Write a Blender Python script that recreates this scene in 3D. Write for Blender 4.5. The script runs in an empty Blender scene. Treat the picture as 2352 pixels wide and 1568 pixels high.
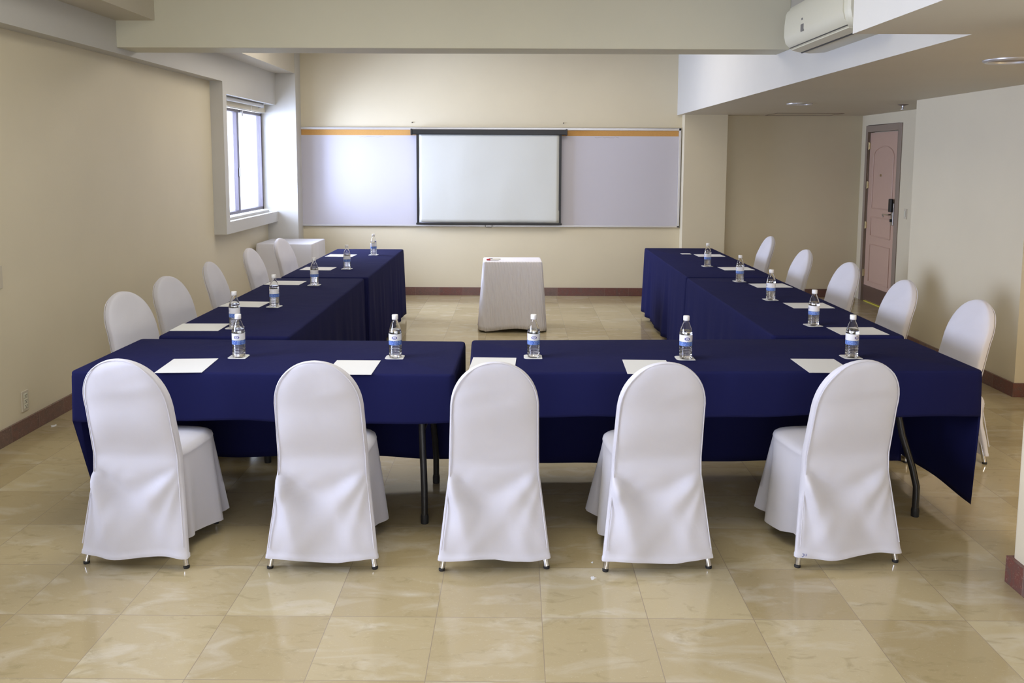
import bpy, math, random
from mathutils import Matrix, Vector, noise
PI = math.pi
SC = bpy.context.scene
COL = SC.collection
R_ = math.radians

# ------------------------------------------------------------------ camera
def rotm(p, y, r):
    Rz = Matrix(((math.cos(y), -math.sin(y), 0), (math.sin(y), math.cos(y), 0), (0, 0, 1)))
    Rx = Matrix(((1, 0, 0), (0, math.cos(p), math.sin(p)), (0, -math.sin(p), math.cos(p))))
    Ry = Matrix(((math.cos(r), 0, math.sin(r)), (0, 1, 0), (-math.sin(r), 0, math.cos(r))))
    return Rz @ Rx @ Ry
FPX = 1967.5
Rm = rotm(.1060, .0055, -.0040)
cd = bpy.data.cameras.new('camera'); cam = bpy.data.objects.new('camera', cd); COL.objects.link(cam)
cd.sensor_width = 36; cd.lens = FPX * 36 / 2352; cd.shift_y = -209.1 / 2352; cd.clip_start = .05
M3 = Matrix((Rm.col[0], Rm.col[2], -Rm.col[1])).transposed()
cam.matrix_world = Matrix.Translation((0, 0, 1.75)) @ M3.to_4x4()
SC.camera = cam

# ------------------------------------------------------------------ world, lights, exposure
w = bpy.data.worlds.new('sky'); SC.world = w; w.use_nodes = True
bg = w.node_tree.nodes['Background']; bg.inputs[0].default_value = (.80, .88, 1, 1); bg.inputs[1].default_value = 5.0
def area(name, loc, rot, sx, sy, power, col):
    l = bpy.data.lights.new(name, 'AREA'); l.shape = 'RECTANGLE'; l.size = sx; l.size_y = sy; l.energy = power; l.color = col
    o = bpy.data.objects.new(name, l); o.location = loc; o.rotation_euler = rot; COL.objects.link(o); return o
# daylight through the window at the far left, the left windows beside the camera, plus fill light added behind it
area('daylight_far_window', (-3.75, 9.8, 1.75), (0, R_(-90), 0), 1.4, 1.9, 265, (.60, .70, 1))
area('daylight_near_window', (-3.9, 1.9, 1.75), (0, R_(-82), 0), 1.6, 4.2, 270, (.66, .72, 1))
area('fill_behind', (-.3, -3.5, 1.75), (R_(-90), 0, PI), 4.4, 1.9, 85, (.98, .92, .90))
# unseen fill lights added under the high ceiling and in the corridor
area('ceiling_fill_front', (-.75, 4.0, 3.27), (0, 0, 0), 1.8, 1.2, 38, (1, .96, .84))
area('ceiling_fill_rear', (-.5, 8.6, 3.27), (0, 0, 0), 4.2, 1.6, 52, (1, .92, .84))
area('corridor_fill', (3.3, 1.2, 2.29), (0, 0, 0), 1.0, 1.0, 110, (1, .90, .80))
SC.view_settings.view_transform = 'Standard'; SC.view_settings.look = 'None'
SC.view_settings.gamma = 1; SC.view_settings.use_curve_mapping = False
SC.view_settings.exposure = 0.28
SC.cycles.use_denoising = True
SC.cycles.max_bounces = 12; SC.cycles.diffuse_bounces = 6; SC.cycles.glossy_bounces = 4; SC.cycles.transmission_bounces = 10
SC.cycles.transparent_max_bounces = 8; SC.cycles.caustics_reflective = False; SC.cycles.caustics_refractive = False

# ------------------------------------------------------------------ materials
class NT:
    def __init__(s, name):
        s.m = bpy.data.materials.new(name); s.m.use_nodes = True; s.t = s.m.node_tree; s.n = s.t.nodes
        s.b = s.n['Principled BSDF']; s.out = s.n['Material Output']
    def add(s, typ, **kw):
        n = s.n.new(typ)
        for k, v in kw.items(): setattr(n, k, v)
        return n
    def link(s, a, b): s.t.links.new(a, b)
    def math(s, op, a, b=None, c=None):
        n = s.add('ShaderNodeMath', operation=op)
        for i, v in enumerate((a, b, c)):
            if v is None: continue
            if isinstance(v, (int, float)): n.inputs[i].default_value = v
            else: s.link(v, n.inputs[i])
        return n.outputs[0]
    def mix(s, fac, a, b):
        n = s.add('ShaderNodeMix', data_type='RGBA')
        for i, v in ((0, fac), (6, a), (7, b)):
            if isinstance(v, (int, float)): n.inputs[i].default_value = v
            elif isinstance(v, tuple): n.inputs[i].default_value = (*v, 1) if len(v) == 3 else v
            else: s.link(v, n.inputs[i])
        return n.outputs[2]
    def ramp(s, v, lo, hi):
        n = s.add('ShaderNodeMapRange'); s.link(v, n.inputs[0]); n.inputs[1].default_value = lo; n.inputs[2].default_value = hi
        return n.outputs[0]
    def noise(s, scale, detail=3, rough=.5, vec=None, dist=0):
        n = s.add('ShaderNodeTexNoise'); n.inputs['Scale'].default_value = scale; n.inputs['Detail'].default_value = detail
        n.inputs['Roughness'].default_value = rough; n.inputs['Distortion'].default_value = dist
        if vec is None:
            vec = s.coord()
        s.link(vec, n.inputs['Vector']); return n.outputs[0]
    def coord(s):
        if not hasattr(s, 'tc'): s.tc = s.add('ShaderNodeTexCoord')
        return s.tc.outputs['Object']
    def sep(s):
        n = s.add('ShaderNodeSeparateXYZ'); s.link(s.coord(), n.inputs[0]); return n.outputs
    def scaled(s, v):
        n = s.add('ShaderNodeMapping'); s.link(s.coord(), n.inputs[0]); n.inputs['Scale'].default_value = v; return n.outputs[0]
    def bump(s, h, strength, dist):
        n = s.add('ShaderNodeBump'); s.link(h, n.inputs['Height']); n.inputs['Strength'].default_value = strength
        n.inputs['Distance'].default_value = dist; s.link(n.outputs[0], s.b.inputs['Normal'])
    def col(s, v):
        if isinstance(v, tuple): s.b.inputs['Base Color'].default_value = (*v, 1)
        else: s.link(v, s.b.inputs['Base Color'])
    def set(s, **kw):
        for k, v in kw.items(): s.b.inputs[k.replace('_', ' ')].default_value = v
        return s

def simple(name, col, rough=.5, metal=0, var=.04, scale=30, bump=0, bscale=200, bdist=.001, **kw):
    t = NT(name); t.set(Roughness=rough, Metallic=metal, **kw)
    t.col(t.mix(t.noise(scale), tuple(max(0, c * (1 - var)) for c in col), tuple(min(1, c * (1 + var)) for c in col)))
    if bump: t.bump(t.noise(bscale, 4), bump, bdist)
    return t.m

def wall_mat(name, col):
    t = NT(name); t.set(Roughness=.55)
    a = t.noise(1.1, 4, .6)
    t.col(t.mix(t.ramp(a, .3, .7), tuple(c * .97 for c in col), tuple(min(1, c * 1.02) for c in col)))
    t.bump(t.noise(60, 5, .6), .12, .004)
    return t.m
M = {}
M['wall'] = wall_mat('cream_wall_paint', (.66, .60, .45))
M['beam'] = wall_mat('green_cast_beam_paint', (.63, .615, .495))  # green cast of the room light put into the cream paint
M['white_paint'] = wall_mat('white_wall_paint', (.56, .555, .53))
M['ceil'] = wall_mat('ceiling_paint', (.58, .54, .45))
M['door_paint'] = simple('pinkish_door_paint', (.50, .345, .27), .42, var=.03, scale=8, bump=.1, bscale=90)
M['frame_paint'] = simple('grey_brown_frame_paint', (.27, .215, .17), .45, var=.05)
M['chrome'] = simple('chrome', (.72, .72, .74), .16, 1)
M['steel'] = simple('brushed_steel', (.55, .56, .60), .3, 1)
M['alu'] = simple('aluminium_trim', (.62, .62, .64), .35, .6)
M['winframe'] = simple('anodised_window_frame', (.15, .135, .16), .4, .3)
M['rubber'] = simple('black_rubber', (.012, .012, .013), .6)
M['black'] = simple('black_metal', (.012, .012, .014), .38)
M['blacktube'] = simple('black_powder_coat', (.018, .017, .017), .35)
M['brass'] = simple('brass', (.6, .5, .3), .35, .8)
M['yellow'] = simple('yellow_gap_light', (.55, .5, .06), .6)  # colour of the light showing under the door
M['plastic'] = simple('off_white_plastic', (.62, .61, .50), .38, var=.02)
M['plastic2'] = simple('cream_plastic', (.55, .50, .40), .4, var=.02)
M['acdark'] = simple('dark_grille', (.03, .028, .026), .5)
M['grey'] = simple('grey_display', (.14, .14, .15), .25)
M['paper'] = simple('white_paper', (.70, .71, .72), .8, var=.01)
M['cap'] = simple('white_cap_plastic', (.84, .84, .85), .4, var=.01)
M['board'] = simple('white_board_enamel', (.54, .53, .60), .5, var=.015, scale=3)
M['cork'] = simple('orange_cork', (.55, .30, .09), .85, var=.16, scale=160, bump=.4, bscale=300)
M['screen'] = simple('matt_screen_fabric', (.60, .62, .60), .8, var=.02, scale=2, bump=.25, bscale=2.2, bdist=.03)
M['kick'] = simple('dark_kick_plate', (.12, .075, .055), .4)
M['red'] = simple('red_plastic', (.45, .02, .03), .35)
M['marker'] = simple('white_marker_barrel', (.75, .74, .70), .35)
M['ink'] = simple('blue_ink', (.02, .05, .25), .6)
M['wood'] = simple('laminate_board', (.35, .26, .17), .5)

def fabric(name, col, rough=.85, sheen=.2, wr=.5, wscale=3.5, stretch=(1, 1, 1), weave=900):
    t = NT(name); t.set(Roughness=rough); t.b.inputs['Sheen Weight'].default_value = sheen; t.b.inputs['Sheen Roughness'].default_value = .5
    t.b.inputs['Specular IOR Level'].default_value = .08 if col[0] < .1 else .2
    v = t.scaled(stretch)
    n1 = t.noise(wscale, 3, .5, v, .6); n2 = t.noise(wscale * 4, 2, .5, v, 1.2)
    t.col(t.mix(t.ramp(n1, .3, .7), tuple(c * .96 for c in col), tuple(min(1, c * 1.03) for c in col)))
    h = t.math('ADD', t.math('MULTIPLY', n1, 1.0), t.math('MULTIPLY', n2, .22))
    t.bump(h, wr, .02); return t.m
M['white_cloth'] = fabric('white_chair_cover_cloth', (.61, .605, .665), wr=.22, wscale=3.5)
M['white_table'] = fabric('white_tablecloth_fabric', (.68, .68, .73), wr=.35, wscale=3, stretch=(1, 1, .5))
M['crinkle'] = NT('crinkled_white_fabric').m
def _cr():
    t = NT('pleated_white_fabric'); t.set(Roughness=.85)
    w_ = t.add('ShaderNodeTexWave', wave_type='BANDS', bands_direction='DIAGONAL'); w_.inputs['Scale'].default_value = 22; w_.inputs['Distortion'].default_value = 1.6
    w_.inputs['Detail'].default_value = 2; w_.inputs['Detail Scale'].default_value = .6
    t.link(t.scaled((1, 1, .06)), w_.inputs[0]); t.col((.80, .79, .85)); t.bump(w_.outputs[1], .6, .006); return t.m
M['crinkle'] = _cr()
M['navy'] = fabric('navy_tablecloth_fabric', (.0115, .013, .064), rough=.9, sheen=.0, wr=.35, wscale=2.6, stretch=(1, 1, .4))

def floor_mat():
    t = NT('polished_beige_marble_tiles'); S = .40603; X0 = .1032; Y0 = 3.1225
    x, y, z = t.sep()
    u = t.math('DIVIDE', t.math('SUBTRACT', x, X0), S); v = t.math('DIVIDE', t.math('SUBTRACT', y, Y0), S)
    fu = t.math('FRACT', u); fv = t.math('FRACT', v)
    du = t.math('MINIMUM', fu, t.math('SUBTRACT', 1, fu)); dv = t.math('MINIMUM', fv, t.math('SUBTRACT', 1, fv))
    d = t.math('MINIMUM', du, dv)
    grout = t.math('LESS_THAN', d, .0035)
    cv = t.add('ShaderNodeCombineXYZ'); t.link(t.math('FLOOR', u), cv.inputs[0]); t.link(t.math('FLOOR', v), cv.inputs[1])
    wn = t.add('ShaderNodeTexWhiteNoise', noise_dimensions='2D'); t.link(cv.outputs[0], wn.inputs['Vector'])
    # each tile samples its own slice of stone
    off = t.add('ShaderNodeVectorMath', operation='MULTIPLY_ADD'); t.link(wn.outputs[1], off.inputs[0]); off.inputs[1].default_value = (7, 7, 7); t.link(t.coord(), off.inputs[2])
    sc = t.add('ShaderNodeVectorMath', operation='MULTIPLY'); t.link(off.outputs[0], sc.inputs[0]); sc.inputs[1].default_value = (1, 2.1, 1); off = sc
    c1 = t.noise(3.2, 5, .55, off.outputs[0], .8)
    c2 = t.noise(7.5, 6, .6, off.outputs[0], 1.2)
    sp = t.noise(60, 5, .7, off.outputs[0], 2.2)
    base = t.mix(wn.outputs[0], (.37, .295, .158), (.48, .405, .245))
    base = t.mix(t.math('MULTIPLY', t.ramp(c1, .52, .80), .50), base, (.66, .62, .54))
    base = t.mix(t.math('MULTIPLY', t.ramp(c2, .56, .80), .75), base, (.27, .225, .11))
    base = t.mix(t.math('MULTIPLY', t.ramp(sp, .60, .72), .45), base, (.74, .67, .50))
    base = t.mix(t.math('MULTIPLY', t.ramp(sp, .38, .28), .35), base, (.30, .24, .14))
    base = t.mix(grout, base, (.30, .245, .17))
    t.col(base)
    rr = t.math('ADD', t.math('MULTIPLY', t.noise(5, 4), .10), .07); t.link(rr, t.b.inputs['Roughness'])
    h = t.math('SUBTRACT', t.math('MULTIPLY', t.noise(2.2, 2), .5), t.math('MULTIPLY', grout, .6)); t.bump(h, .05, .01)
    return t.m
M['floor'] = floor_mat()

def marble_skirt():
    t = NT('reddish_brown_marble'); t.set(Roughness=.25)
    x, y, z = t.sep(); k = t.math('ADD', x, y)
    q = t.math('DIVIDE', t.math('ADD', k, .13), .305)
    wn = t.add('ShaderNodeTexWhiteNoise', noise_dimensions='1D'); t.link(t.math('FLOOR', q), wn.inputs['W'])
    n = t.noise(14, 6, .65, None, 1.4); n2 = t.noise(60, 4, .7, None, 2.0)
    a = t.mix(wn.outputs[0], (.15, .055, .045), (.17, .11, .095))
    a = t.mix(t.math('MULTIPLY', t.ramp(n, .45, .7), .7), a, (.10, .075, .07))
    a = t.mix(t.math('MULTIPLY', t.ramp(n2, .58, .72), .5), a, (.42, .30, .26))
    fr = t.math('FRACT', q); a = t.mix(t.math('LESS_THAN', fr, .008), a, (.22, .15, .13))
    t.col(a); return t.m
M['skirt'] = marble_skirt()

def glass_mat(name, ior, col=(1, 1, 1), rough=0):
    t = NT(name); t.set(Roughness=rough, IOR=ior); t.col(col); t.b.inputs['Transmission Weight'].default_value = 1
    # trace of haze
    n = t.noise(50); t.link(t.math('MULTIPLY', n, .02), t.b.inputs['Roughness']); return t.m
M['pet'] = glass_mat('clear_bottle_plastic', 1.42)
M['water'] = glass_mat('water', 1.33)

def pane_mat():
    t = NT('window_pane_glass')
    tr = t.add('ShaderNodeBsdfTransparent'); gl = t.add('ShaderNodeBsdfGlossy'); gl.inputs['Roughness'].default_value = .02
    fr = t.add('ShaderNodeFresnel'); fr.inputs[0].default_value = 1.45
    mx = t.add('ShaderNodeMixShader'); t.link(t.math('MULTIPLY', fr.outputs[0], .8), mx.inputs[0]); t.link(tr.outputs[0], mx.inputs[1]); t.link(gl.outputs[0], mx.inputs[2])
    t.link(mx.outputs[0], t.out.inputs[0]); return t.m
M['pane'] = pane_mat()

def label_mat():
    t = NT('bottle_label'); t.set(Roughness=.35)
    x, y, z = t.sep()
    vo = t.add('ShaderNodeTexVoronoi'); vo.inputs['Scale'].default_value = 260; t.link(t.coord(), vo.inputs['Vector'])
    blue = t.mix(t.ramp(vo.outputs['Distance'], .15, .7), (.35, .50, .85), (.03, .10, .45))
    white = (.80, .80, .84)
    c = t.mix(t.math('LESS_THAN', z, .0880), white, blue)
    c = t.mix(t.math('MULTIPLY', t.math('LESS_THAN', z, .0885), t.math('GREATER_THAN', z, .0868)), c, (.03, .09, .22))
    ex = t.math('POWER', t.math('DIVIDE', x, .0135), 2.0); ez = t.math('POWER', t.math('DIVIDE', t.math('SUBTRACT', z, .1035), .0078), 2.0)
    e = t.math('ADD', ex, ez)
    c = t.mix(t.math('LESS_THAN', e, 1.0), c, (.05, .04, .26))
    c = t.mix(t.math('LESS_THAN', e, .46), c, (.72, .74, .84))
    # small blue device in the middle of the oval
    w2 = t.noise(520, 2); inn = t.math('MULTIPLY', t.math('LESS_THAN', e, .14), t.math('GREATER_THAN', w2, .46))
    c = t.mix(inn, c, (.10, .12, .35))
    t.col(c); return t.m
M['label'] = label_mat()

# ------------------------------------------------------------------ mesh helpers
class MB:
    def __init__(s): s.v = []; s.f = []
    def add(s, vs, fs):
        o = len(s.v); s.v += [tuple(v) for v in vs]; s.f += [tuple(i + o for i in f) for f in fs]; return s
    def box(s, x0, x1, y0, y1, z0, z1):
        vs = [(x, y, z) for z in (z0, z1) for y in (y0, y1) for x in (x0, x1)]
        return s.add(vs, [(0, 2, 3, 1), (4, 5, 7, 6), (0, 1, 5, 4), (2, 6, 7, 3), (0, 4, 6, 2), (1, 3, 7, 5)])
    def tube(s, pts, r, n=12, cap=True):
        pts = [Vector(p) for p in pts]; rings = []; vs = []; fs = []
        ref = None
        for i, p in enumerate(pts):
            d = (pts[min(i + 1, len(pts) - 1)] - pts[max(i - 1, 0)]).normalized()
            if ref is None: ref = d.orthogonal().normalized()
            ref = (ref - d * ref.dot(d)).normalized(); b = d.cross(ref)
            rr = r[i] if isinstance(r, (list, tuple)) else r
            for k in range(n):
                a = 2 * PI * k / n; vs.append(p + (ref * math.cos(a) + b * math.sin(a)) * rr)
        for i in range(len(pts) - 1):
            for k in range(n):
                fs.append((i * n + k, i * n + (k + 1) % n, (i + 1) * n + (k + 1) % n, (i + 1) * n + k))
        if cap: fs.append(tuple(reversed(range(n)))); fs.append(tuple((len(pts) - 1) * n + k for k in range(n)))
        return s.add(vs, fs)
    def lathe(s, prof, n=32, c=(0, 0, 0), closed=False):
        vs = []; fs = []
        for r, z in prof:
            for k in range(n):
                a = 2 * PI * k / n; vs.append((c[0] + r * math.cos(a), c[1] + r * math.sin(a), c[2] + z))
        m = len(prof)
        for i in range(m - 1 if not closed else m):
            j = (i + 1) % m
            for k in range(n): fs.append((i * n + k, i * n + (k + 1) % n, j * n + (k + 1) % n, j * n + k))
        if not closed:
            if prof[0][0] > 1e-6: fs.append(tuple(reversed(range(n))))
            if prof[-1][0] > 1e-6: fs.append(tuple((m - 1) * n + k for k in range(n)))
        return s.add(vs, fs)
    def loops(s, rings, capa=False, capb=False):
        n = len(rings[0]); vs = [p for r in rings for p in r]; fs = []
        for i in range(len(rings) - 1):
            for k in range(n): fs.append((i * n + k, i * n + (k + 1) % n, (i + 1) * n + (k + 1) % n, (i + 1) * n + k))
        if capa: fs.append(tuple(reversed(range(n))))
        if capb: fs.append(tuple((len(rings) - 1) * n + k for k in range(n)))
        return s.add(vs, fs)
    def build(s, name, mat, parent=None, smooth=False, loc=None, bevel=0, angle=40):
        me = bpy.data.meshes.new(name); me.from_pydata([tuple(v) for v in s.v], [], s.f); me.validate(); me.update()
        import bmesh
        b = bmesh.new(); b.from_mesh(me); bmesh.ops.remove_doubles(b, verts=b.verts, dist=1e-6)
        bmesh.ops.recalc_face_normals(b, faces=b.faces)
        b.to_mesh(me); b.free()
        if smooth:
            for p in me.polygons: p.use_smooth = True
            if angle < 180: me.set_sharp_from_angle(angle=R_(angle))
        me.materials.append(mat)
        o = bpy.data.objects.new(name, me); COL.objects.link(o)
        if parent is not None: o.parent = parent
        if loc is not None: o.location = loc
        if bevel:
            m = o.modifiers.new('edge', 'BEVEL'); m.width = bevel; m.segments = 2; m.limit_method = 'ANGLE'
        return o

def empty(name, loc=(0, 0, 0), rz=0):
    o = bpy.data.objects.new(name, None); o.location = loc; o.rotation_euler = (0, 0, rz); o.empty_display_size = .1; COL.objects.link(o); return o
def tag(o, label, cat, group=None):
    o['label'] = label; o['category'] = cat
    if group: o['group'] = group
    return o
def struct(o, label=None):
    o['kind'] = 'structure'
    if label: o['label'] = label
    return o
def copy_tree(o, parent=None):
    c = o.copy(); COL.objects.link(c); c.parent = parent
    for ch in [k for k in bpy.data.objects if k.parent == o]: copy_tree(ch, c)
    return c

# ------------------------------------------------------------------ room shell
XL, XR, YB, YF, ZC = -3.12, 4.36, 10.95, -3.2, 3.3
XS = -2.99      # face of the left beam and window surround
XA = 2.02       # face of the dropped ceiling
ZS = 2.31       # underside of the dropped ceiling
struct(MB().box(XL - .4, XR + .3, YF - .3, YB + .3, -.2, 0).build('floor', M['floor']), 'polished beige marble tile floor')
struct(MB().box(XL - .4, XR + .3, YF - .3, YB + .3, ZC, ZC + .2).build('ceiling', M['ceil']))
def wall_x(name, x0, x1, openings, mat):      # wall slab normal to x with openings (y0,y1,z0,z1)
    m = MB(); y = YF - .3
    for (a, b, c, d) in sorted(openings):
        m.box(x0, x1, y, a, 0, ZC)
        if c > 0: m.box(x0, x1, a, b, 0, c)
        m.box(x0, x1, a, b, d, ZC); y = b
    m.box(x0, x1, y, YB + .3, 0, ZC)
    return struct(m.build(name, mat))
wall_x('wall_left', XL - .2, XL, [(8.91, 10.706, 1.09, 2.31), (.1, 3.7, 1.0, 2.4)], M['wall'])
wall_x('wall_right', XR, XR + .2, [(9.86, 10.77, 0, 2.125)], M['wall'])
struct(MB().box(XL - .2, XR + .2, YB, YB + .2, 0, ZC).build('wall_back', M['wall']))
m = MB(); m.box(XL - .2, -2.4, YF - .2, YF, 0, ZC); m.box(1.8, XR + .2, YF - .2, YF, 0, ZC); m.box(-2.4, 1.8, YF - .2, YF, 0, .95); m.box(-2.4, 1.8, YF - .2, YF, 2.5, ZC)
struct(m.build('wall_front', M['wall']))
# columns in the back corners
struct(MB().box(XL - .2, -2.74, 10.70, YB, 0, ZC).build('trim_1', M['white_paint']), 'white column in the back left corner')
struct(MB().box(2.085, 2.62, 10.78, YB, 0, ZC).build('trim_2', M['wall']), 'cream column right of the whiteboard')
# cross beam
struct(MB().box(XL, XA, 6.5, 6.82, 2.568, ZC).build('trim_3', M['beam'], bevel=.004), 'deep beam crossing the ceiling')
# beam along the left wall with the window surround hanging from it
m = MB(); m.box(XL, XS, YF, 8.79, 2.525, ZC); m.box(XL, XS, 8.79, 10.70, 2.405, ZC)
struct(m.build('trim_4', M['white_paint']), 'beam along the top of the left wall')
m = MB(); m.box(XL, XS, 8.79, 8.90, .965, 2.405); m.box(XL, XS, 8.90, 10.70, .965, 1.09)
struct(m.build('trim_5', M['white_paint']), 'boxed surround around the window')
struct(MB().box(XL - .03, XL + .05, 8.91, 10.6, 1.09, 1.118).build('trim_6', M['white_paint'], bevel=.003), 'inner window ledge')
# lower ceiling strip beside the left beam
m = MB(); m.box(XS, -2.70, YF, 6.5, 2.765, ZC); m.box(XS, -2.745, 6.82, 10.70, 2.79, ZC)
struct(m.build('trim_7', M['ceil']), 'narrow dropped strip of ceiling beside the left beam')
# dropped ceiling on the right
m = MB(); m.box(XA, XR, YF, YB, ZS, ZC); m.box(1.49, XA, YF, 3.90, ZS, ZC)
lowc = m.build('ceiling_dropped', M['ceil'])
lowc.name = 'trim_8'; struct(lowc, 'dropped ceiling over the right side')
lowc.data.materials.append(M['white_paint'])
for p in lowc.data.polygons:
    if abs(p.normal.z) < .5: p.material_index = 1
# pilaster on the right wall and pillar by the camera
struct(MB().box(3.72, XR, 6.28, 8.10, 0, ZS).build('trim_9', M['wall']), 'thick section of the right wall')
struct(MB().box(2.07, 2.5, .3, 3.42, 0, ZS).build('trim_10', M['wall'], bevel=.012), 'wall end at the right edge')
# baseboards
BH = .105; BT = .016
def bb(name, boxes):
    m = MB()
    for a in boxes: m.box(*a)
    return struct(m.build(name, M['skirt'], bevel=.002))
bb('baseboard_left', [(XL, XL + BT, YF, 10.7, 0, BH)])
bb('baseboard_back', [(-2.74, 2.085, YB - BT, YB, 0, BH), (2.62, XR - BT, YB - BT, YB, 0, BH), (2.085, 2.62, 10.78 - BT, 10.78, 0, BH), (XL + BT, -2.74, 10.7 - BT, 10.7, 0, BH)])
bb('baseboard_right', [(XR - BT, XR, 8.10 + BT, 9.79, 0, BH), (3.72 - BT, 3.72, 6.28 - BT, 8.1 + BT, 0, BH), (3.72, XR, 6.28 - BT, 6.28, 0, BH), (3.72, XR, 8.1, 8.1 + BT, 0, BH), (XR - BT, XR, 3.5, 6.26, 0, BH)])
bb('baseboard_pillar', [(2.07 - BT - .004, 2.07, .3, 3.42 + BT, 0, BH + .01), (2.07, 2.5, 3.42, 3.42 + BT, 0, BH + .01)]).name = 'trim_11'

# ------------------------------------------------------------------ windows
def window(n, x, y0, y1, z0, z1, mull, latch=True):
    t = struct(empty('window_%d' % n, (x, (y0 + y1) / 2, z0)), 'sliding window with a grey metal frame')
    h = (y1 - y0) / 2; H = z1 - z0; c = (y0 + y1) / 2; f = .035
    m = MB(); m.box(-.03, .03, -h, h, 0, f); m.box(-.03, .03, -h, h, H - f, H); m.box(-.03, .03, -h, -h + f, 0, H); m.box(-.03, .03, h - f, h, 0, H)
    m.build('window_frame', M['winframe'], t, bevel=.003)
    a = mull - c
    MB().box(-.012, .035, a - .03, a + .03, f, H - f).build('mullion', M['winframe'], t, bevel=.003)
    MB().box(-.004, .002, -h + f, a - .03, f, H - f).build('pane', M['pane'], t)
    MB().box(.012, .018, a + .03, h - f, f, H - f).build('pane', M['pane'], t)
    if latch:
        MB().box(.035, .05, a - .012, a + .012, .42, .52).build('latch', M['steel'], t, bevel=.003)
        MB().box(.03, .055, a + .10, a + .14, H - .07, H + .0).build('catch', M['alu'], t, bevel=.003)
    return t
window(1, XL - .075, 8.91, 10.698, 1.12, 2.30, 9.76)
window(2, XL - .10, .1, 3.7, 1.0, 2.4, 1.9, False)
t = struct(empty('window_3', (-.3, YF - .1, .95)), 'unseen glazing added behind the viewpoint for fill light')  # window added to let the fill light in
m = MB(); m.box(-2.1, 2.1, -.03, .03, 0, .05); m.box(-2.1, 2.1, -.03, .03, 1.5, 1.55)
for x in (-2.1, -.7, .66, 2.06): m.box(x, x + .04, -.03, .03, .05, 1.5)
m.build('window_frame', M['winframe'], t)
MB().box(-2.06, 2.06, -.003, .003, .05, 1.5).build('pane', M['pane'], t)
# rolled-up blind
t = tag(empty('roller_blind', (-3.075, 9.68, 2.378)), 'white rolled-up roller blind above the window', 'blind')
MB().tube([(0, -.74, 0), (0, .74, 0)], .021, 20).build('roller', M['white_paint'], t, True)
for y in (-.75, .75): MB().box(-.045, .02, y - .006, y + .006, -.028, .028).build('bracket', M['alu'], t)
MB().tube([(.012, .30, -.02), (.012, .302, -.10)], .0015, 6).build('pull_cord', M['paper'], t)

# ------------------------------------------------------------------ door
struct(MB().box(XR + .075, XR + .2, 9.80, 10.83, 0, 2.2).build('trim_12', M['wall']), 'added block behind the door keeping out sky light')  # unseen block added to stop sky light leaking round the leaf
t = struct(empty('door_1', (XR, 10.315, 0)), 'pinkish panelled entrance door with an electronic lock')
# local: -x into the room
m = MB()
for a in ((-.012, .05, -.515, -.425, 0, 2.18), (-.012, .05, .425, .49, 0, 2.18), (-.012, .05, -.425, .425, 2.10, 2.18)): m.box(*a)
m.build('door_frame', M['frame_paint'], t, bevel=.004)
leaf = MB().box(.02, .06, -.418, .418, .012, 2.092).build('door_leaf', M['door_paint'], t, bevel=.003)
def mould(y0, y1, z0, z1, arch=0):
    pts = [(.018, y0, z0), (.018, y1, z0), (.018, y1, z1)]
    if arch:
        for k in range(1, 14):
            a = PI * k / 14; pts.append((.018, (y0 + y1) / 2 + (y1 - y0) / 2 * math.cos(a), z1 + arch * math.sin(a)))
    pts += [(.018, y0, z1), (.018, y0, z0)]
    MB().tube(pts, .0085, 8, False).build('panel_moulding', M['door_paint'], t, True)
mould(-.28, .28, 1.17, 1.80, .12); mould(-.28, .28, .83, 1.06); mould(-.28, .28, .26, .72)
MB().box(.010, .022, -.405, .405, .02, .20).build('kick_plate', M['kick'], t)
for z in (.35, .95, 1.45, 1.93):
    h = MB(); h.tube([(.006, .421, z - .045), (.006, .421, z + .045)], .008, 8); h.box(.008, .022, .40, .45, z - .04, z + .04); h.build('hinge', M['brass'], t)
lk = MB().box(-.004, .02, -.375, -.305, 1.0, 1.26).build('lock_plate', M['steel'], t, bevel=.006)
MB().box(-.034, .0, -.378, -.302, 1.155, 1.31).build('card_reader', M['black'], lk, bevel=.01)
MB().tube([(-.002, -.34, 1.125), (-.05, -.34, 1.125), (-.055, -.32, 1.125), (-.055, -.22, 1.122), (-.045, -.205, 1.105), (-.045, -.215, 1.09)], .009, 10).build('lever_handle', M['chrome'], lk, True)
MB().box(-.022, 0, -.352, -.328, 1.04, 1.075).build('thumb_turn', M['black'], lk, bevel=.004)
MB().tube([(.021, .05, 1.575), (.005, .05, 1.575)], .014, 14).build('peephole', M['brass'], t, True)
MB().box(.0, .05, -.40, .35, 0, .010).build('door_gap_light', M['yellow'], t)  # yellow strip painted as the light in the gap under the door
tag(MB().box(XR - .007, XR, 9.585, 9.655, 1.10, 1.215).build('light_switch', M['plastic2'], bevel=.002), 'small cream light switch on the wall right of the door', 'light switch')
sw = bpy.data.objects['light_switch']
MB().box(XR - .011, XR - .006, 9.607, 9.633, 1.125, 1.19).build('rocker', M['plastic'], sw)

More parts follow.
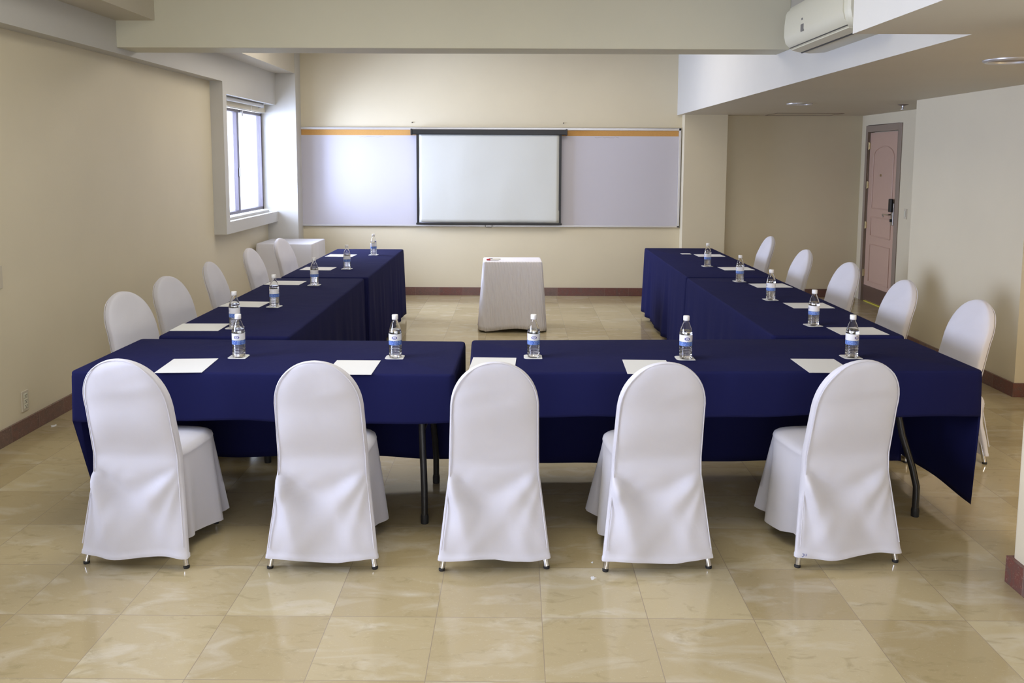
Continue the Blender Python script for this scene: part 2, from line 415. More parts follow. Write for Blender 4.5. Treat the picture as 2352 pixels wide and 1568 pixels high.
# ------------------------------------------------------------------ wall plates on the left wall
def outlet(name, y, z, h, label, slots=True):
    o = tag(MB().box(XL, XL + .009, y - .037, y + .037, z - h / 2, z + h / 2).build(name, M['plastic2'], bevel=.003), label, 'wall plate')
    if slots:
        for k, dz in enumerate((.034, 0, -.034)):
            m = MB(); m.box(XL + .008, XL + .0125, y - .02, y + .02, z + dz - .014, z + dz + .014)
            s = m.build('socket', M['plastic'], o, bevel=.002)
            q = MB()
            for a, b in ((-.009, .004), (.009, .004), (0, -.007)): q.box(XL + .0122, XL + .0132, y + a - .0018, y + a + .0018, z + dz + b - .004, z + dz + b + .004)
            q.build('slots', M['black'], s)
    return o
outlet('wall_outlet', 5.285, .215, .13, 'cream power outlet low on the left wall above the baseboard')
outlet('switch_plate', 5.085, 1.03, .14, 'pale blank plate on the left wall at the picture edge', False)

# ------------------------------------------------------------------ whiteboard and screen
bx0, bx1, bz0, bz1 = -2.765, 2.07, .893, 2.145
t = tag(empty('whiteboard', (0, YB, bz0)), 'long white marker board with orange cork strip on the back wall', 'whiteboard')
def wb(name, mat, *b, **k): m = MB(); m.box(b[0], b[1], b[2], b[3], b[4] - bz0, b[5] - bz0); return m.build(name, mat, t, **k)
wb('writing_surface', M['board'], bx0 + .02, bx1 - .02, -.022, -.004, bz0 + .015, bz1 - .10)
wb('cork_strip', M['cork'], bx0 + .03, bx1 - .03, -.022, -.004, bz1 - .10, bz1 - .03)
m = MB()
for a in ((bx0, bx0 + .028, -.03, 0, 0, bz1 - bz0), (bx1 - .028, bx1, -.03, 0, 0, bz1 - bz0), (bx0, bx1, -.03, 0, bz1 - bz0 - .03, bz1 - bz0), (bx0, bx1, -.03, 0, 0, .02)): m.box(*a)
m.build('frame', M['alu'], t, bevel=.003)
rnd = random.Random(4)
for cx in (-2.0, .98):
    pts = [(cx + k * .018, -.0225, bz1 - bz0 - .118 + rnd.uniform(-.008, .008)) for k in range(18)]
    MB().tube(pts, .0009, 5).build('marker_trace', M['grey'], t)
# hooks and old plugs above the screen housing
for i, x in enumerate((-1.33, .585)):
    q = MB(); q.tube([(x, YB, 2.21), (x, YB - .012, 2.205)], .006, 8)
    tag(q.build('wall_plug', M['acdark'], None, True), 'tiny dark plug hole in the wall above the screen, %s end' % ('left', 'right')[i], 'wall plug')
t = tag(empty('projection_screen', (-.355, YB - .085, .93)), 'pull-down projection screen with black housing in front of the whiteboard', 'projection screen')
W = .915
m = MB(); m.box(-.98, .98, -.03, .045, 1.125, 1.19); m.build('housing', M['black'], t, bevel=.008)
for x in (-.985, .965): MB().box(x, x + .02, -.036, .05, 1.118, 1.197).build('end_cap', M['black'], t, bevel=.004)
def sheet(x0, x1, z0, z1, y, wav):
    m = MB(); nx, nz = 40, 26; vs = []; fs = []
    for j in range(nz + 1):
        for i in range(nx + 1):
            u, v = i / nx, j / nz; x = x0 + (x1 - x0) * u; z = z0 + (z1 - z0) * v
            d = wav * (noise.noise(Vector((x * 1.6, z * .7, 3))) + .5 * noise.noise(Vector((x * 3, z * 2.5, 9)))) * (1 - v * .8)
            vs.append((x, y + d, z))
    for j in range(nz):
        for i in range(nx): a = j * (nx + 1) + i; fs.append((a, a + 1, a + nx + 2, a + nx + 1))
    return m.add(vs, fs)
def solid(o, th): q = o.modifiers.new('thickness', 'SOLIDIFY'); q.thickness = th; q.offset = 0; return o
solid(sheet(-W + .025, W - .025, .02, 1.13, 0, .010).build('screen_fabric', M['screen'], t, True), .002)
for x in (-W, W - .03): MB().box(x, x + .03, -.004, .004, .0, 1.13).build('black_border', M['black'], t)
MB().box(-W - .01, W + .01, -.012, .012, -.012, .014).build('weight_bar', M['black'], t, bevel=.005)
MB().tube([(-.045, 0, -.01), (-.045, 0, -.035), (-.035, 0, -.042), (.03, 0, -.042), (.04, 0, -.035), (.04, 0, -.01)], .003, 8).build('pull_handle', M['black'], t, True)

# ------------------------------------------------------------------ air conditioner
t = tag(empty('air_conditioner', (XA, 5.235, 2.455)), 'off-white split air conditioner mounted high on the dropped ceiling face', 'air conditioner')
L = .545
prof = [(0, .0), (-.10, -.006), (-.17, .004), (-.225, .02), (-.25, .05), (-.262, .10), (-.262, .17), (-.255, .24), (-.235, .285), (-.20, .30), (0, .30)]
m = MB(); rings = []
for y, sc in ((-L, .93), (-L + .012, .985), (-L + .03, 1), (L - .03, 1), (L - .012, .985), (L, .93)):
    rings.append([(x * sc, y, .15 + (z - .15) * sc) for x, z in prof])
m.loops(rings, True, True); m.build('housing', M['plastic'], t, True, angle=35)
pf = [(-.232, .03), (-.2565, .055), (-.2685, .10), (-.2685, .17), (-.2615, .238), (-.252, .262)]
m = MB(); ra = [(x, -L + .05, z) for x, z in pf] + [(x + .008, -L + .05, z) for x, z in reversed(pf)]
rb = [(x, L - .02, z) for x, z in pf] + [(x + .008, L - .02, z) for x, z in reversed(pf)]
m.loops([ra, rb], True, True); m.build('front_panel', M['plastic'], t, True, angle=35)
m = MB(); m.box(-.2325, -.2265, -L + .07, L - .03, .0235, .030); m.build('upper_slot', M['acdark'], t)
lv = MB(); lv.add([(-.222, y, z) if k == 0 else (-.165, y, z - .014) for k in (0, 1) for y in (-L + .07, L - .04) for z in (.012, .018)], [(0, 1, 3, 2), (4, 6, 7, 5), (0, 4, 5, 1), (2, 3, 7, 6), (0, 2, 6, 4), (1, 5, 7, 3)])
lv.build('louver', M['plastic'], t)
MB().box(-.160, -.150, -L + .07, L - .04, -.006, .001).build('lower_slot', M['acdark'], t)
MB().box(-.272, -.266, .14, .19, .085, .13).build('display_window', M['grey'], t, bevel=.003)
MB().box(-.2705, -.268, .16, .182, .155, .167).build('logo_mark', M['grey'], t)
MB().box(-.20, -.165, -L + .02, -L + .045, .0, .006).build('sensor_window', M['ink'], t)
MB().box(-.02, -.0, -L - .002, -L + .01, .17, .22).build('info_sticker', M['paper'], t)

# ------------------------------------------------------------------ ceiling fittings
def fitting(name, x, y, r, label):
    t = tag(empty(name, (x, y, ZS)), label, 'downlight', 'round downlights in the dropped ceiling')
    MB().lathe([(r, 0), (r, -.006), (r * .92, -.014), (r * .80, -.010), (r * .78, 0)], 40, closed=True).build('trim_ring', M['alu'], t, True)
    MB().lathe([(r * .79, -.001), (r * .60, -.004), (.0001, -.006)], 40).build('diffuser', M['frame_paint'], t, True)
    return t
fitting('ceiling_downlight', 2.80, 8.62, .125, 'unlit round downlight in the dropped ceiling, the farther one')
fitting('ceiling_downlight', 2.74, 4.86, .14, 'unlit round downlight near the right edge of the picture')
t = tag(empty('fire_sprinkler', (3.86, 8.70, ZS)), 'small sprinkler head on the dropped ceiling near the door', 'sprinkler')
MB().lathe([(.05, 0), (.05, -.004), (.02, -.012), (.012, -.012)], 24).build('escutcheon', M['kick'], t, True)
MB().lathe([(.012, -.012), (.012, -.03), (.006, -.034), (.006, -.044), (.022, -.046), (.022, -.049), (.0001, -.05)], 20).build('deflector', M['steel'], t, True)
m = MB()
for a in ((3.1, 3.9, 10.35, 10.36, ZS - .003, ZS), (3.1, 3.11, 10.36, 10.85, ZS - .003, ZS), (3.89, 3.90, 10.36, 10.85, ZS - .003, ZS), (3.1, 3.9, 10.85, 10.86, ZS - .003, ZS)): m.box(*a)
tag(m.build('access_panel', M['kick']), 'thin dark outline of an access hatch in the dropped ceiling', 'ceiling hatch')

# ------------------------------------------------------------------ tables and cloths
def drape(W, D, H, hems, amp, seed, flare=.02, freq=9, rc=.025, r=.012, rows=16, hemwob=.006, fine=0, step=.02, flares=None):
    """hems: front,right,back,left hem heights. origin at the centre of the footprint."""
    rnd = random.Random(seed); ph = [rnd.uniform(0, 6.28) for _ in range(24)]
    cols = []
    hw, hd = W / 2 - rc, D / 2 - rc
    segs = [((-hw, -hd), (hw, -hd), (0, -1), 0), ((hw, -hd), (hw, hd), (1, 0), 1), ((hw, hd), (-hw, hd), (0, 1), 2), ((-hw, hd), (-hw, -hd), (-1, 0), 3)]
    s = 0
    for i, (a, b, n, sid) in enumerate(segs):
        ln = math.hypot(b[0] - a[0], b[1] - a[1]); k = max(4, int(ln / step))
        for j in range(k + 1):
            u = j / k; cols.append((a[0] + (b[0] - a[0]) * u, a[1] + (b[1] - a[1]) * u, n, hems[sid], s + ln * u, sid))
        s += ln; n2 = segs[(i + 1) % 4][2]; a0 = math.atan2(n[1], n[0]); sid2 = (sid + 1) % 4
        for j in range(1, 8):
            an = a0 + PI / 2 * j / 8; nn = (math.cos(an), math.sin(an)); same = abs(hems[sid] - hems[sid2]) < .01
            if j < 4: cols.append((b[0], b[1], nn, hems[sid], s + .004 * j, sid))
            elif j == 4:
                cols.append((b[0], b[1], nn, hems[sid], s + .004 * j, sid))
                if not same: cols.append((b[0], b[1], nn, hems[sid2], s + .004 * j, sid2))
            else: cols.append((b[0], b[1], nn, hems[sid2], s + .004 * j, sid2))
        s += .03
    def fold(q, t, sup=1):
        f = 0
        for i in range(5):
            f += math.sin(q * freq * (1 + .45 * i) + ph[i]) / (1 + .35 * i)
        f = f / 2.2
        v = amp * f * t ** 1.1 * sup
        if fine: v += fine * (math.sin(q * 230 + 3 * math.sin(q * 31 + ph[7])) * .6 + .5 * math.sin(q * 147 + ph[6] + 2 * t)) * min(1, t * 6)
        return v
    rings = []
    for k in range(5):
        a = PI / 2 * k / 4; ring = []
        for (x, y, n, h, q, sid) in cols:
            e = rc - r + r * math.sin(a); ring.append((x + n[0] * e, y + n[1] * e, H - r + r * math.cos(a)))
        rings.append(ring)
    for k in range(1, rows + 1):
        t = k / rows; ring = []
        for (x, y, n, h, q, sid) in cols:
            drop = (H - r - h + hemwob * math.sin(q * 5.1 + ph[9]) + hemwob * .6 * math.sin(q * 11.7 + ph[8]))
            rel = t * drop / max(.001, (H - .05))
            fl = flares[sid] if flares else flare
            e = rc + fl * rel + fold(q, rel, 1 if fl > 0 else .12) + .002
            e = max(e, rc * .9 if fl >= 0 else -9)
            ring.append((x + n[0] * e, y + n[1] * e, H - r - drop * t))
        rings.append(ring)
    m = MB(); m.loops(rings, capa=True); return m

def folding_table(W, D, loc, rz, label, group, splay=(.02, .02), H=.755, inset=.17, legy=(.10, .10)):
    t = tag(empty('folding_table', loc, rz), label, 'table', group)
    MB().box(-W / 2 + .02, W / 2 - .02, -D / 2 + .02, D / 2 - .02, H - .045, H - .004).build('tabletop', M['wood'], t, bevel=.006)
    for i, sx in enumerate((-1, 1)):
        fx = sx * (W / 2 - (inset if isinstance(inset, float) else inset[i]))
        for sy in (-1, 1):
            s = splay[i]; yy = sy * (D / 2 - legy[i])
            pts = [(fx, yy * .74, H - .05), (fx, yy * .76, .55), (fx + sx * s * .3, yy * .84, .40), (fx + sx * s * .8, yy * .95, .24), (fx + sx * s, yy, .15), (fx + sx * s, yy, .03)]
            lg = MB().tube(pts, .0165, 14).build('leg', M['blacktube'], t, True)
            MB().lathe([(.0185, 0), (.0195, .03), (.0175, .045)], 16, (fx + sx * s, yy, 0)).build('foot_cap', M['rubber'], lg, True)
        MB().tube([(fx, -D / 2 + .22, .42), (fx, D / 2 - .22, .42)], .010, 10).build('crossbar', M['blacktube'], t, True)
        MB().tube([(fx, 0, .42), (fx - sx * .34, 0, H - .05)], .009, 10).build('brace', M['blacktube'], t, True)
    return t

H = .76
def cloth(W, D, loc, rz, hems, label, group, seed, amp=.016, **k):
    m = drape(W, D, H, hems, amp, seed, **k); o = m.build('tablecloth', M['navy'], None, True, angle=60); o.location = loc; o.rotation_euler = (0, 0, rz)
    solid(o, .0015).modifiers[-1].offset = 0
    return tag(o, label, 'tablecloth', group)
GT = 'folding tables arranged in a U'; GC = 'navy tablecloths on the U of tables'
# front pair
folding_table(1.78, .72, (-1.175, 4.248, 0), R_(-.8), 'black-legged folding table under the left half of the front navy cloths', GT)
cloth(1.79, .735, (-1.178, 4.248, 0), R_(-.8), (.53, .52, .10, .16), 'navy cloth on the front table at the left, short in front', GC, 3, amp=.010, freq=5, flares=(.02, .0, .0, -.09))
folding_table(2.30, .72, (1.02, 4.318, 0), R_(2.2), 'black-legged folding table under the longer right front navy cloth', GT, splay=(.02, .09), inset=(.17, .29), legy=(.17, .10))
cloth(2.44, .735, (.989, 4.318, 0), R_(2.2), (.545, .10, .055, .52), 'navy cloth on the longer front table at the right, long corner at its right end', GC, 8, amp=.010, freq=5, flares=(.02, -.015, .0, .0))
# left arm
folding_table(.70, 2.36, (-1.635, 5.875, 0), 0, 'folding table hidden under the nearer navy cloth of the left row', GT)
cloth(.735, 2.36, (-1.635, 5.875, 0), 0, (.55, .04, .5, .55), 'navy cloth of the left row, nearer table next to the front tables', GC, 11, freq=13)
folding_table(.70, 2.26, (-1.615, 8.245, 0), 0, 'folding table hidden under the farther navy cloth of the left row', GT)
cloth(.735, 2.27, (-1.613, 8.245, 0), 0, (.08, .05, .08, .55), 'navy cloth of the left row, farther table near the whiteboard', GC, 12, flares=(0, .02, .02, .02), freq=13, amp=.02)
# right arm
folding_table(.70, 2.36, (1.822, 5.985, 0), R_(.5), 'folding table hidden under the nearer navy cloth of the right row', GT)
cloth(.755, 2.38, (1.822, 5.985, 0), R_(.5), (.55, .55, .5, .04), 'navy cloth of the right row, nearer table next to the front tables', GC, 15, freq=12)
folding_table(.70, 2.38, (1.825, 8.42, 0), 0, 'folding table hidden under the farther navy cloth of the right row', GT)
cloth(.765, 2.40, (1.825, 8.425, 0), 0, (.08, .55, .08, .05), 'navy cloth of the right row, farther table holding the small card', GC, 16, flares=(0, .02, .02, .02), freq=13, amp=.02)
# white side table in the corner
t = tag(empty('side_table', (-2.735, 10.34, 0)), 'small square table under a white cloth in the back left corner', 'table')
MB().box(-.30, .30, -.30, .30, .70, .74).build('tabletop', M['wood'], t)
for sx in (-1, 1):
    for sy in (-1, 1): MB().tube([(sx * .27, sy * .27, 0), (sx * .27, sy * .27, .70)], .016, 12).build('leg', M['blacktube'], t, True)
o = drape(.67, .66, .75, (.03, .03, .03, .03), .022, 31, flare=.03, freq=9).build('white_tablecloth', M['white_table'], None, True, angle=60)
o.location = (-2.735, 10.34, 0); solid(o, .0015); tag(o, 'white cloth over the small square table below the window', 'tablecloth')
# white draped stand in the middle
t = tag(empty('podium_table', (-.045, 8.80, 0), R_(1.5)), 'small table under crinkled white cloth in the middle of the U', 'table')
MB().box(-.27, .27, -.17, .17, .67, .71).build('tabletop', M['wood'], t)
for sx in (-1, 1):
    for sy in (-1, 1): MB().tube([(sx * .24, sy * .15, 0), (sx * .24, sy * .15, .67)], .016, 12).build('leg', M['blacktube'], t, True)
o = drape(.60, .40, .72, (.02, .02, .02, .02), .018, 44, flare=.045, freq=11, fine=.0028, step=.005, hemwob=.014).build('crinkled_tablecloth', M['crinkle'], None, True, angle=60)
o.location = (-.045, 8.80, 0); o.rotation_euler = (0, 0, R_(1.5)); solid(o, .0015); tag(o, 'crinkled white cloth with fine vertical pleats over the middle stand', 'tablecloth')
# things on the stand
def marker(loc, rz, mat, label, l=.125):
    t = tag(empty('marker_pen', loc, rz), label, 'marker pen', 'marker pens on the middle stand')
    MB().tube([(-l / 2 + .035, 0, 0), (l / 2 - .004, 0, 0), (l / 2, 0, 0)], [.0085, .0085, .007], 14).build('barrel', M['marker'], t, True)
    MB().tube([(-l / 2, 0, 0), (-l / 2 + .004, 0, 0), (-l / 2 + .04, 0, 0)], [.006, .0085, .0095], 14).build('pen_cap', mat, t, True)
    return t
marker((-.245, 8.685, .7305), R_(-4), M['red'], 'white marker pen with a red cap on the crinkled white stand')
marker((-.225, 8.735, .7305), R_(5), M['grey'], 'white marker pen with a dark cap behind the red-capped one')
for i,(xx,yy,zz,rz_) in enumerate([(-.235, 8.84, .7215, 20)]):
    tag(MB().box(-.05, .05, -.03, .03, 0, .002).build('eraser_cloth', M['paper'], None, loc=(xx, yy, zz)), 'thin pale slip lying behind the marker pens', 'paper slip')

# ------------------------------------------------------------------ chairs
def sg(v, e): return math.copysign(abs(v) ** e, v)
def smooth(a, b, x): x = min(1, max(0, (x - a) / (b - a))); return x * x * (3 - 2 * x)
def make_chair(seed):
    rnd = random.Random(seed); ph = [rnd.uniform(0, 6.28) for _ in range(20)]
    t = empty('banquet_chair')
    N = 88
    def hw(z):
        if z > .70: q = min(1, (z - .70) / .226); return .187 * math.sqrt(max(0, 1 - q ** 2.25))
        if z > .40: return .187 + (.196 - .187) * (.70 - z) / .30
        return .196 + (.240 - .196) * ((.40 - z) / .35) ** .95
    def yc(z):
        pts = [(.050, -.266), (.40, -.207), (.48, -.205), (.70, -.258), (.926, -.335)]
        for (a, b), (c, d) in zip(pts, pts[1:]):
            if z <= c: return b + (d - b) * (z - a) / (c - a)
        return pts[-1][1]
    zs = [.050, .054, .064, .067] + [.067 + (.70 - .067) * k / 34 for k in range(1, 35)]
    zs += [.70 + .226 * math.sin(PI / 2 * k / 16) for k in range(1, 16)] + [.9253, .926]
    rings = []
    amp = rnd.uniform(.017, .026); drx = rnd.uniform(-.05, .05); s1 = rnd.choice((-1, 1))
    for z in zs:
        w_ = max(hw(z), .0015); c = yc(z)
        T = .062 if z > .45 else .062 - .020 * smooth(.45, .25, z)
        q = max(0, (z - .70) / .226); T *= max(.10, math.sqrt(max(0, 1 - q ** 6)))
        if z < .066: w_ += .002; T += .004
        ring = []
        for k in range(N):
            a = 2 * PI * k / N; x = w_ * sg(math.cos(a), .62); y = T / 2 * sg(math.sin(a), .42)
            u = x / max(w_, .02)
            d = 0
            if math.sin(a) < 0:   # outer (rear) face
                ed = (1 - abs(u) ** 3)
                if z < .47:
                    g = smooth(.47, .38, z)
                    # folds radiating from the waist corners
                    for s in (-1, 1):
                        ax, az = s * .20, .45
                        th = math.atan2(az - z, (ax - x) * s + .02); rr = math.hypot(ax - x, az - z)
                        wgt = math.exp(-((th - .95 - .15 * s * s1) / .26) ** 2) - .8 * math.exp(-((th - .62 - .1 * s * s1) / .2) ** 2) + .5 * math.exp(-((th - 1.25) / .12) ** 2)
                        d += -amp * (1.25 if s == s1 else .75) * wgt * smooth(0, .12, rr) * smooth(.55, .2, rr) * g
                    d += .007 * noise.noise(Vector((x * 14 + z * 9 * (1 if x > 0 else -1), z * 5, ph[8]))) * g
                    d += .006 * math.sin(x * 22 + ph[3]) * smooth(.40, .06, z)
                    # belly pushed out by the seat frame
                    d += -.010 * smooth(.18, .36, z) * g * ed
                else:
                    d += .0045 * ed * noise.noise(Vector((x * 5, z * 22 + x * 5 * s1, ph[7]))) * (smooth(.62, .80, z) + .6 * smooth(.60, .5, z))
                    d += -.010 * ed * math.sin(PI * smooth(.47, .90, z)) - .0035 * ed * math.sin((z - .5) * 26 + ph[1] + 2 * x) * smooth(.9, .78, z)
                    d += -.004 * ed * math.exp(-((z - .79 - drx * .3 - x * .12) / .02) ** 2)
                    d += .0025 * math.exp(-((z - .50 - abs(x) * .2) / .02) ** 2) * ed * math.sin(40 * z + ph[2])
            else:
                ed = (1 - abs(u) ** 3)
                if z > .45: d += .018 * ed * math.sin(PI * smooth(.45, .93, z)) + .003 * ed * math.sin(z * 30 + ph[4] + x * 6)
            # hem wave
            zz = z
            if z < .2: zz = z + (.006 * math.sin(x * 9 + ph[5]) + .004 * math.sin(x * 17 + ph[6])) * smooth(.2, .06, z) * (1 - abs(u) ** 4)
            ring.append((x, c + y + d, zz))
        rings.append(ring)
    m = MB(); m.loops(rings, capb=True)
    bc = m.build('back_cover', M['white_cloth'], t, True, angle=75)
    # piping along the outline of the back
    pts = []
    for z in [.10 + .6 * k / 20 for k in range(21)]: pts.append((-hw(z) * .965, yc(z) - .026, z))
    for k in range(1, 24):
        a = PI * k / 24; x = -math.cos(a); z = .70 + .223 * (1 - abs(x) ** 2.0) ** (1 / 2.25) if abs(x) < 1 else .70
        pts.append((.187 * .965 * x, yc(z) - .026 + .012 * smooth(.86, .92, z), z))
    for k in range(21): z = .70 - .6 * k / 20; pts.append((hw(z) * .965, yc(z) - .026, z))
    MB().tube(pts, .0026, 6).build('piping', M['white_cloth'], bc, True)
    # seat and skirt
    rings = []
    def plan(a, sc=1, ex=0):
        x = .176 * sg(math.cos(a), .55); y = .212 * sg(math.sin(a), .55)
        x *= 1 + .05 * (y / .212)
        return x * sc, .015 + y * sc
    for sc, z in ((.02, .487), (.3, .486), (.6, .482), (.82, .477), (.93, .470), (.985, .461), (1.0, .452), (1.006, .448), (1.0, .444)):
        rings.append([(*plan(2 * PI * k / N, sc), z) for k in range(N)])
    for j in range(1, 19):
        tt = j / 18; ring = []
        for k in range(N):
            a = 2 * PI * k / N; x, y = plan(a)
            fr = smooth(-.20, -.02, y)                       # no flare at the back
            nx, ny = math.cos(a), math.sin(a); ln = math.hypot(nx, ny); nx /= ln; ny /= ln
            f = (.045 * tt * fr * (.35 + .65 * abs(ny)) + fr * .026 * tt ** .9 * (.15 + math.sin(a * 9 + ph[10] + .6 * math.sin(a * 3 + ph[11]))) )
            # pleat at each front corner
            for s, ca in ((1, PI * .22), (-1, PI * .78)): f += fr * .040 * tt * (math.exp(-((a - ca) / .09) ** 2) - .6 * math.exp(-((a - ca + s * .2) / .07) ** 2))
            zz = .444 - tt * (.444 - .072) + .010 * math.sin(a * 5 + ph[12]) * tt - .012 * fr * tt
            ring.append((x + nx * f, y + ny * f, zz))
        rings.append(ring)
    m = MB(); m.loops(rings, capa=True); m.build('seat_cover', M['white_cloth'], t, True, angle=75)
    for sx in (-1, 1):
        for pts in ([(sx * .160, -.205, .42), (sx * .186, -.228, .26), (sx * .209, -.249, .10), (sx * .225, -.262, .012)], [(sx * .150, .17, .42), (sx * .158, .185, .012)]):
            lg = MB().tube(pts, .0122, 16).build('leg', M['chrome'], t, True)
            x, y, z = pts[-1]
            MB().lathe([(.0128, 0), (.0136, .003), (.0136, .009), (.0125, .011)], 16, (x, y, 0)).build('rubber_foot', M['rubber'], lg, True)
    return t
protos = [make_chair(s) for s in (5, 17, 29)]
used = [False] * 3
def place(v, x, y, rz, label, group):
    if used[v]: o = copy_tree(protos[v])
    else: o = protos[v]; used[v] = True
    o.location = (x, y, 0); o.rotation_euler = (0, 0, rz); tag(o, label, 'chair', group); return o
GF = 'white covered chairs with their backs to the viewer'
fronts = [(-1.636, 3.53, -4.6, 'white covered chair, leftmost of the front row, its seat showing on the right', 0),
          (-.828, 3.515, .2, 'white covered chair, second from the left in the front row', 1),
          (-.090, 3.517, 3.3, 'white covered chair in the middle of the front row of five', 2),
          (.610, 3.524, 4.2, 'white covered chair, second from the right in the front row', 1),
          (1.4445, 3.583, 7.0, 'white covered chair, rightmost of the front row, blue mark on its hem', 0)]
for x, y, a, lab, v in fronts:
    r = R_(a); o = place(v, x - math.sin(r) * .258, y + math.cos(r) * .258, r, lab, GF)
last = o
m = MB()
for p in ([(-.222, -.2945, .064), (-.218, -.2945, .060), (-.214, -.2945, .064), (-.214, -.2945, .074)], [(-.221, -.2945, .074), (-.214, -.2945, .074)], [(-.209, -.2945, .073), (-.209, -.2945, .064), (-.203, -.2945, .063), (-.201, -.2945, .073)]):
    m.tube(p, .0011, 5)
m.build('hem_mark', M['ink'], last)
sides = [('L', -2.372, 5.207, 18), ('L', -2.386, 5.916, 13), ('L', -2.387, 6.783, -2), ('L', -2.393, 7.827, 3), ('L', -2.388, 8.832, 9),
         ('R', 2.695, 5.062, 7), ('R', 2.643, 5.917, 4), ('R', 2.65, 6.94, 7), ('R', 2.624, 7.939, 3), ('R', 2.701, 9.331, 1)]
names = {'L': ['nearest to the front tables, turned toward the viewer', 'second from the front', 'third and middle one', 'fourth from the front, closest to the wall corner', 'farthest, in front of the white side table'],
         'R': ['nearest to the front tables, by the thick wall section', 'second from the front', 'third and middle one', 'fourth from the front', 'farthest, against the back wall']}
cnt = {'L': 0, 'R': 0}
for i, (s, x, y, phi) in enumerate(sides):
    p = R_(phi); f = Vector((math.cos(p) * (1 if s == 'L' else -1), -math.sin(p)))
    rz = math.atan2(f.y, f.x) - PI / 2; k = cnt[s]; cnt[s] += 1
    place(i % 3, x + f.x * .258, y + f.y * .258, rz, 'white covered %s row chair, %s' % ('left' if s == 'L' else 'right', names[s][k]),
          'white covered chairs along the %s row' % ('left' if s == 'L' else 'right'))

# ------------------------------------------------------------------ bottles, coasters, papers
TZ = H + .0012
def make_bottle():
    t = empty('water_bottle')
    R = .0318
    out = [(.0001, .006), (.012, .004), (.022, .0008), (.0275, .0), (.0300, .004), (R, .010)]
    z = .012
    for k in range(7):
        out += [(R, z), (R, z + .0030), (R - .0020, z + .0048), (R - .0020, z + .0062), (R, z + .0078)]; z += .0078
    out += [(R - .0006, .068), (R - .0006, .121), (R + .0004, .124), (R + .0004, .128), (R - .002, .138), (.0265, .152), (.0205, .168), (.0155, .180), (.0130, .186), (.0130, .190), (.0148, .191), (.0148, .1925), (.0115, .193), (.0115, .205)]
    th = .0007
    inn = [(max(.0001, r - th), max(z, .003) + (.001 if i < 5 else 0)) for i, (r, z) in enumerate(out)]
    inn[-1] = (.0105, .205)
    MB().lathe(out + list(reversed(inn)), 40, closed=False).build('bottle_body', M['pet'], t, True, angle=50)
    wz = .142
    wat = [(max(.0001, r + .0003 if r > .001 else r), zz) for r, zz in inn if zz <= wz]
    wat[-1] = (wat[-1][0], wat[-1][1]); wat.append((.0286, wz)); wat.append((.0001, wz))
    MB().lathe(wat, 40).build('water', M['water'], t, True, angle=50)
    lb = MB(); lb.lathe([(R - .0002, .0665), (R + .0002, .0668), (R + .0002, .1215), (R - .0002, .1218)], 48); lb.f = lb.f[:-2]
    lb.build('bottle_label', M['label'], t, True)
    cp = MB(); n = 48; rings = []
    for r, zz in ((.0148, .1925), (.0152, .1935), (.0152, .2135), (.0144, .2155), (.0125, .216)):
        rings.append([((r + (.0003 if k % 2 and .193 < zz < .214 else 0)) * math.cos(2 * PI * k / n), (r + (.0003 if k % 2 and .193 < zz < .214 else 0)) * math.sin(2 * PI * k / n), zz) for k in range(n)])
    cp.loops(rings, True, True); cp.build('bottle_cap', M['cap'], t, True, angle=30)
    return t
bottle = make_bottle(); bfirst = [True]
def coaster_mesh():
    m = MB(); pts = []; s = .046; r = .02
    for cx, cy, a0 in ((s - r, s - r, 0), (-s + r, s - r, 90), (-s + r, -s + r, 180), (s - .004, -s + .004, 270)):
        rr = r if a0 != 270 else .004
        for k in range(7): a = R_(a0 + 15 * k); pts.append((cx + rr * math.cos(a), cy + rr * math.sin(a)))
    m.loops([[(x, y, 0) for x, y in pts], [(x, y, .0012) for x, y in pts]], True, True); return m
coaster = coaster_mesh().build('paper_coaster', M['paper']); cfirst = [True]
paper = MB().box(-.108, .108, -.14, .14, 0, .0012).build('blank_sheet', M['paper']); pfirst = [True]
def once(o, flag):
    if flag[0]: flag[0] = False; return o
    return copy_tree(o)
BF = [(-1.387, 4.199, 0), (-.605, 4.206, 0), (.087, 4.23, 3), (.848, 4.217, 2), (1.696, 4.264, 25)]
BL = [(-1.647, 4.93, -70), (-1.622, 5.663, -75), (-1.586, 6.649, -80), (-1.528, 7.652, -62), (-1.478, 8.793, -62)]
BR = [(1.791, 5.101, 80), (1.812, 6.05, 85), (1.829, 6.968, 80), (1.786, 7.969, 85)]
ordf = ['leftmost', 'second from left', 'middle', 'second from right', 'rightmost']
ordl = ['nearest to the front tables', 'second from the front', 'third from the front', 'fourth from the front', 'farthest, near the whiteboard']
ordr = ['nearest to the front tables', 'second from the front', 'third from the front', 'farthest from the viewer']
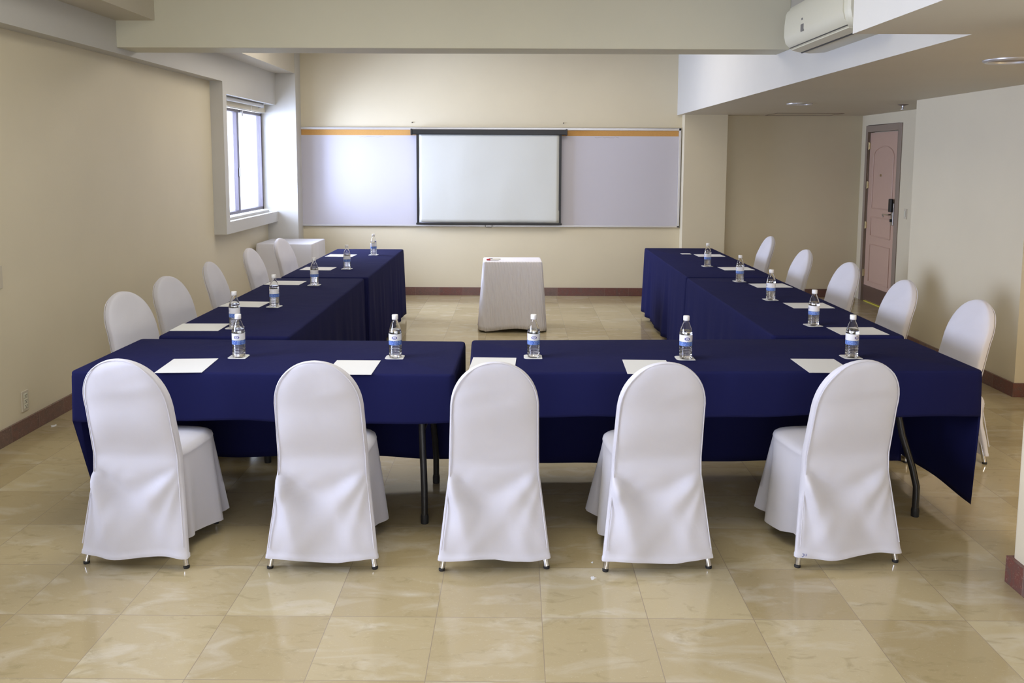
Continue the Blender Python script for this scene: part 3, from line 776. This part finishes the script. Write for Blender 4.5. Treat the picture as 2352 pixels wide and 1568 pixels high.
def dress(lst, ords, where):
    for (x, y, a), od in zip(lst, ords):
        c = once(coaster, cfirst); c.location = (x - .003, y + .004, TZ); c.rotation_euler = (0, 0, R_(a * .1))
        tag(c, 'small white paper coaster under the bottle %s, %s' % (where, od), 'coaster', 'white coasters under the water bottles')
        b = once(bottle, bfirst); b.location = (x, y, TZ + .0014); b.rotation_euler = (0, 0, R_(a))
        tag(b, 'clear water bottle with white cap %s, %s' % (where, od), 'bottle', 'water bottles set out on the tables')
dress(BF, ordf, 'on the front tables'); dress(BL, ordl, 'on the left row'); dress(BR, ordr, 'on the right row')
def sheets(lst, ords, where):
    for (x, y, a), od in zip(lst, ords):
        p = once(paper, pfirst); p.location = (x, y, TZ); p.rotation_euler = (0, 0, R_(a))
        tag(p, 'blank white sheet of paper %s, %s' % (where, od), 'paper', 'blank sheets set out on the tables')
sheets([(-1.575, 4.013, 4), (-.775, 3.995, 0), (-.112, 4.07, -2), (.630, 4.035, -2), (1.482, 4.078, 0)], ordf, 'on the front tables')
sheets([(-1.858, 4.948, 91), (-1.848, 5.75, 86), (-1.845, 6.763, 88), (-1.79, 7.662, 87), (-1.80, 8.713, 87)], ordl, 'on the left row')
sheets([(1.99, 4.935, 92), (2.002, 5.81, 92), (2.014, 6.744, 94), (2.01, 7.80, 94), (2.007, 8.876, 92)], ordl[:4] + ['farthest, beside the small card'], 'on the right row')
tag(MB().box(-.05, .05, -.045, .045, 0, .002).build('white_card', M['paper'], loc=(1.79, 9.02, TZ)), 'small white card alone near the far end of the right row', 'card')

# ------------------------------------------------------------------ small white flecks lying on the floor
def fleck(x, y, r, seed, label):
    rnd = random.Random(seed); n = 11; ring = [(r * rnd.uniform(.35, 1) * math.cos(2 * PI * k / n) * .7, r * rnd.uniform(.35, 1) * math.sin(2 * PI * k / n)) for k in range(n)]
    o = MB().loops([[(a, b, 0) for a, b in ring], [(a * .9, b * .9, .0012) for a, b in ring]], True, True).build('paint_fleck', M['paper'], None, loc=(x, y, .0002))
    tag(o, label, 'fleck')
fleck(.337, 3.58, .010, 1, 'tiny white fleck on the floor left of the fourth front chair foot, the farther one')
fleck(.328, 3.44, .022, 2, 'small white fleck on the floor below the other fleck near the fourth front chair')
fleck(-3.03, 5.45, .035, 3, 'flake of white paint on the floor by the left baseboard')
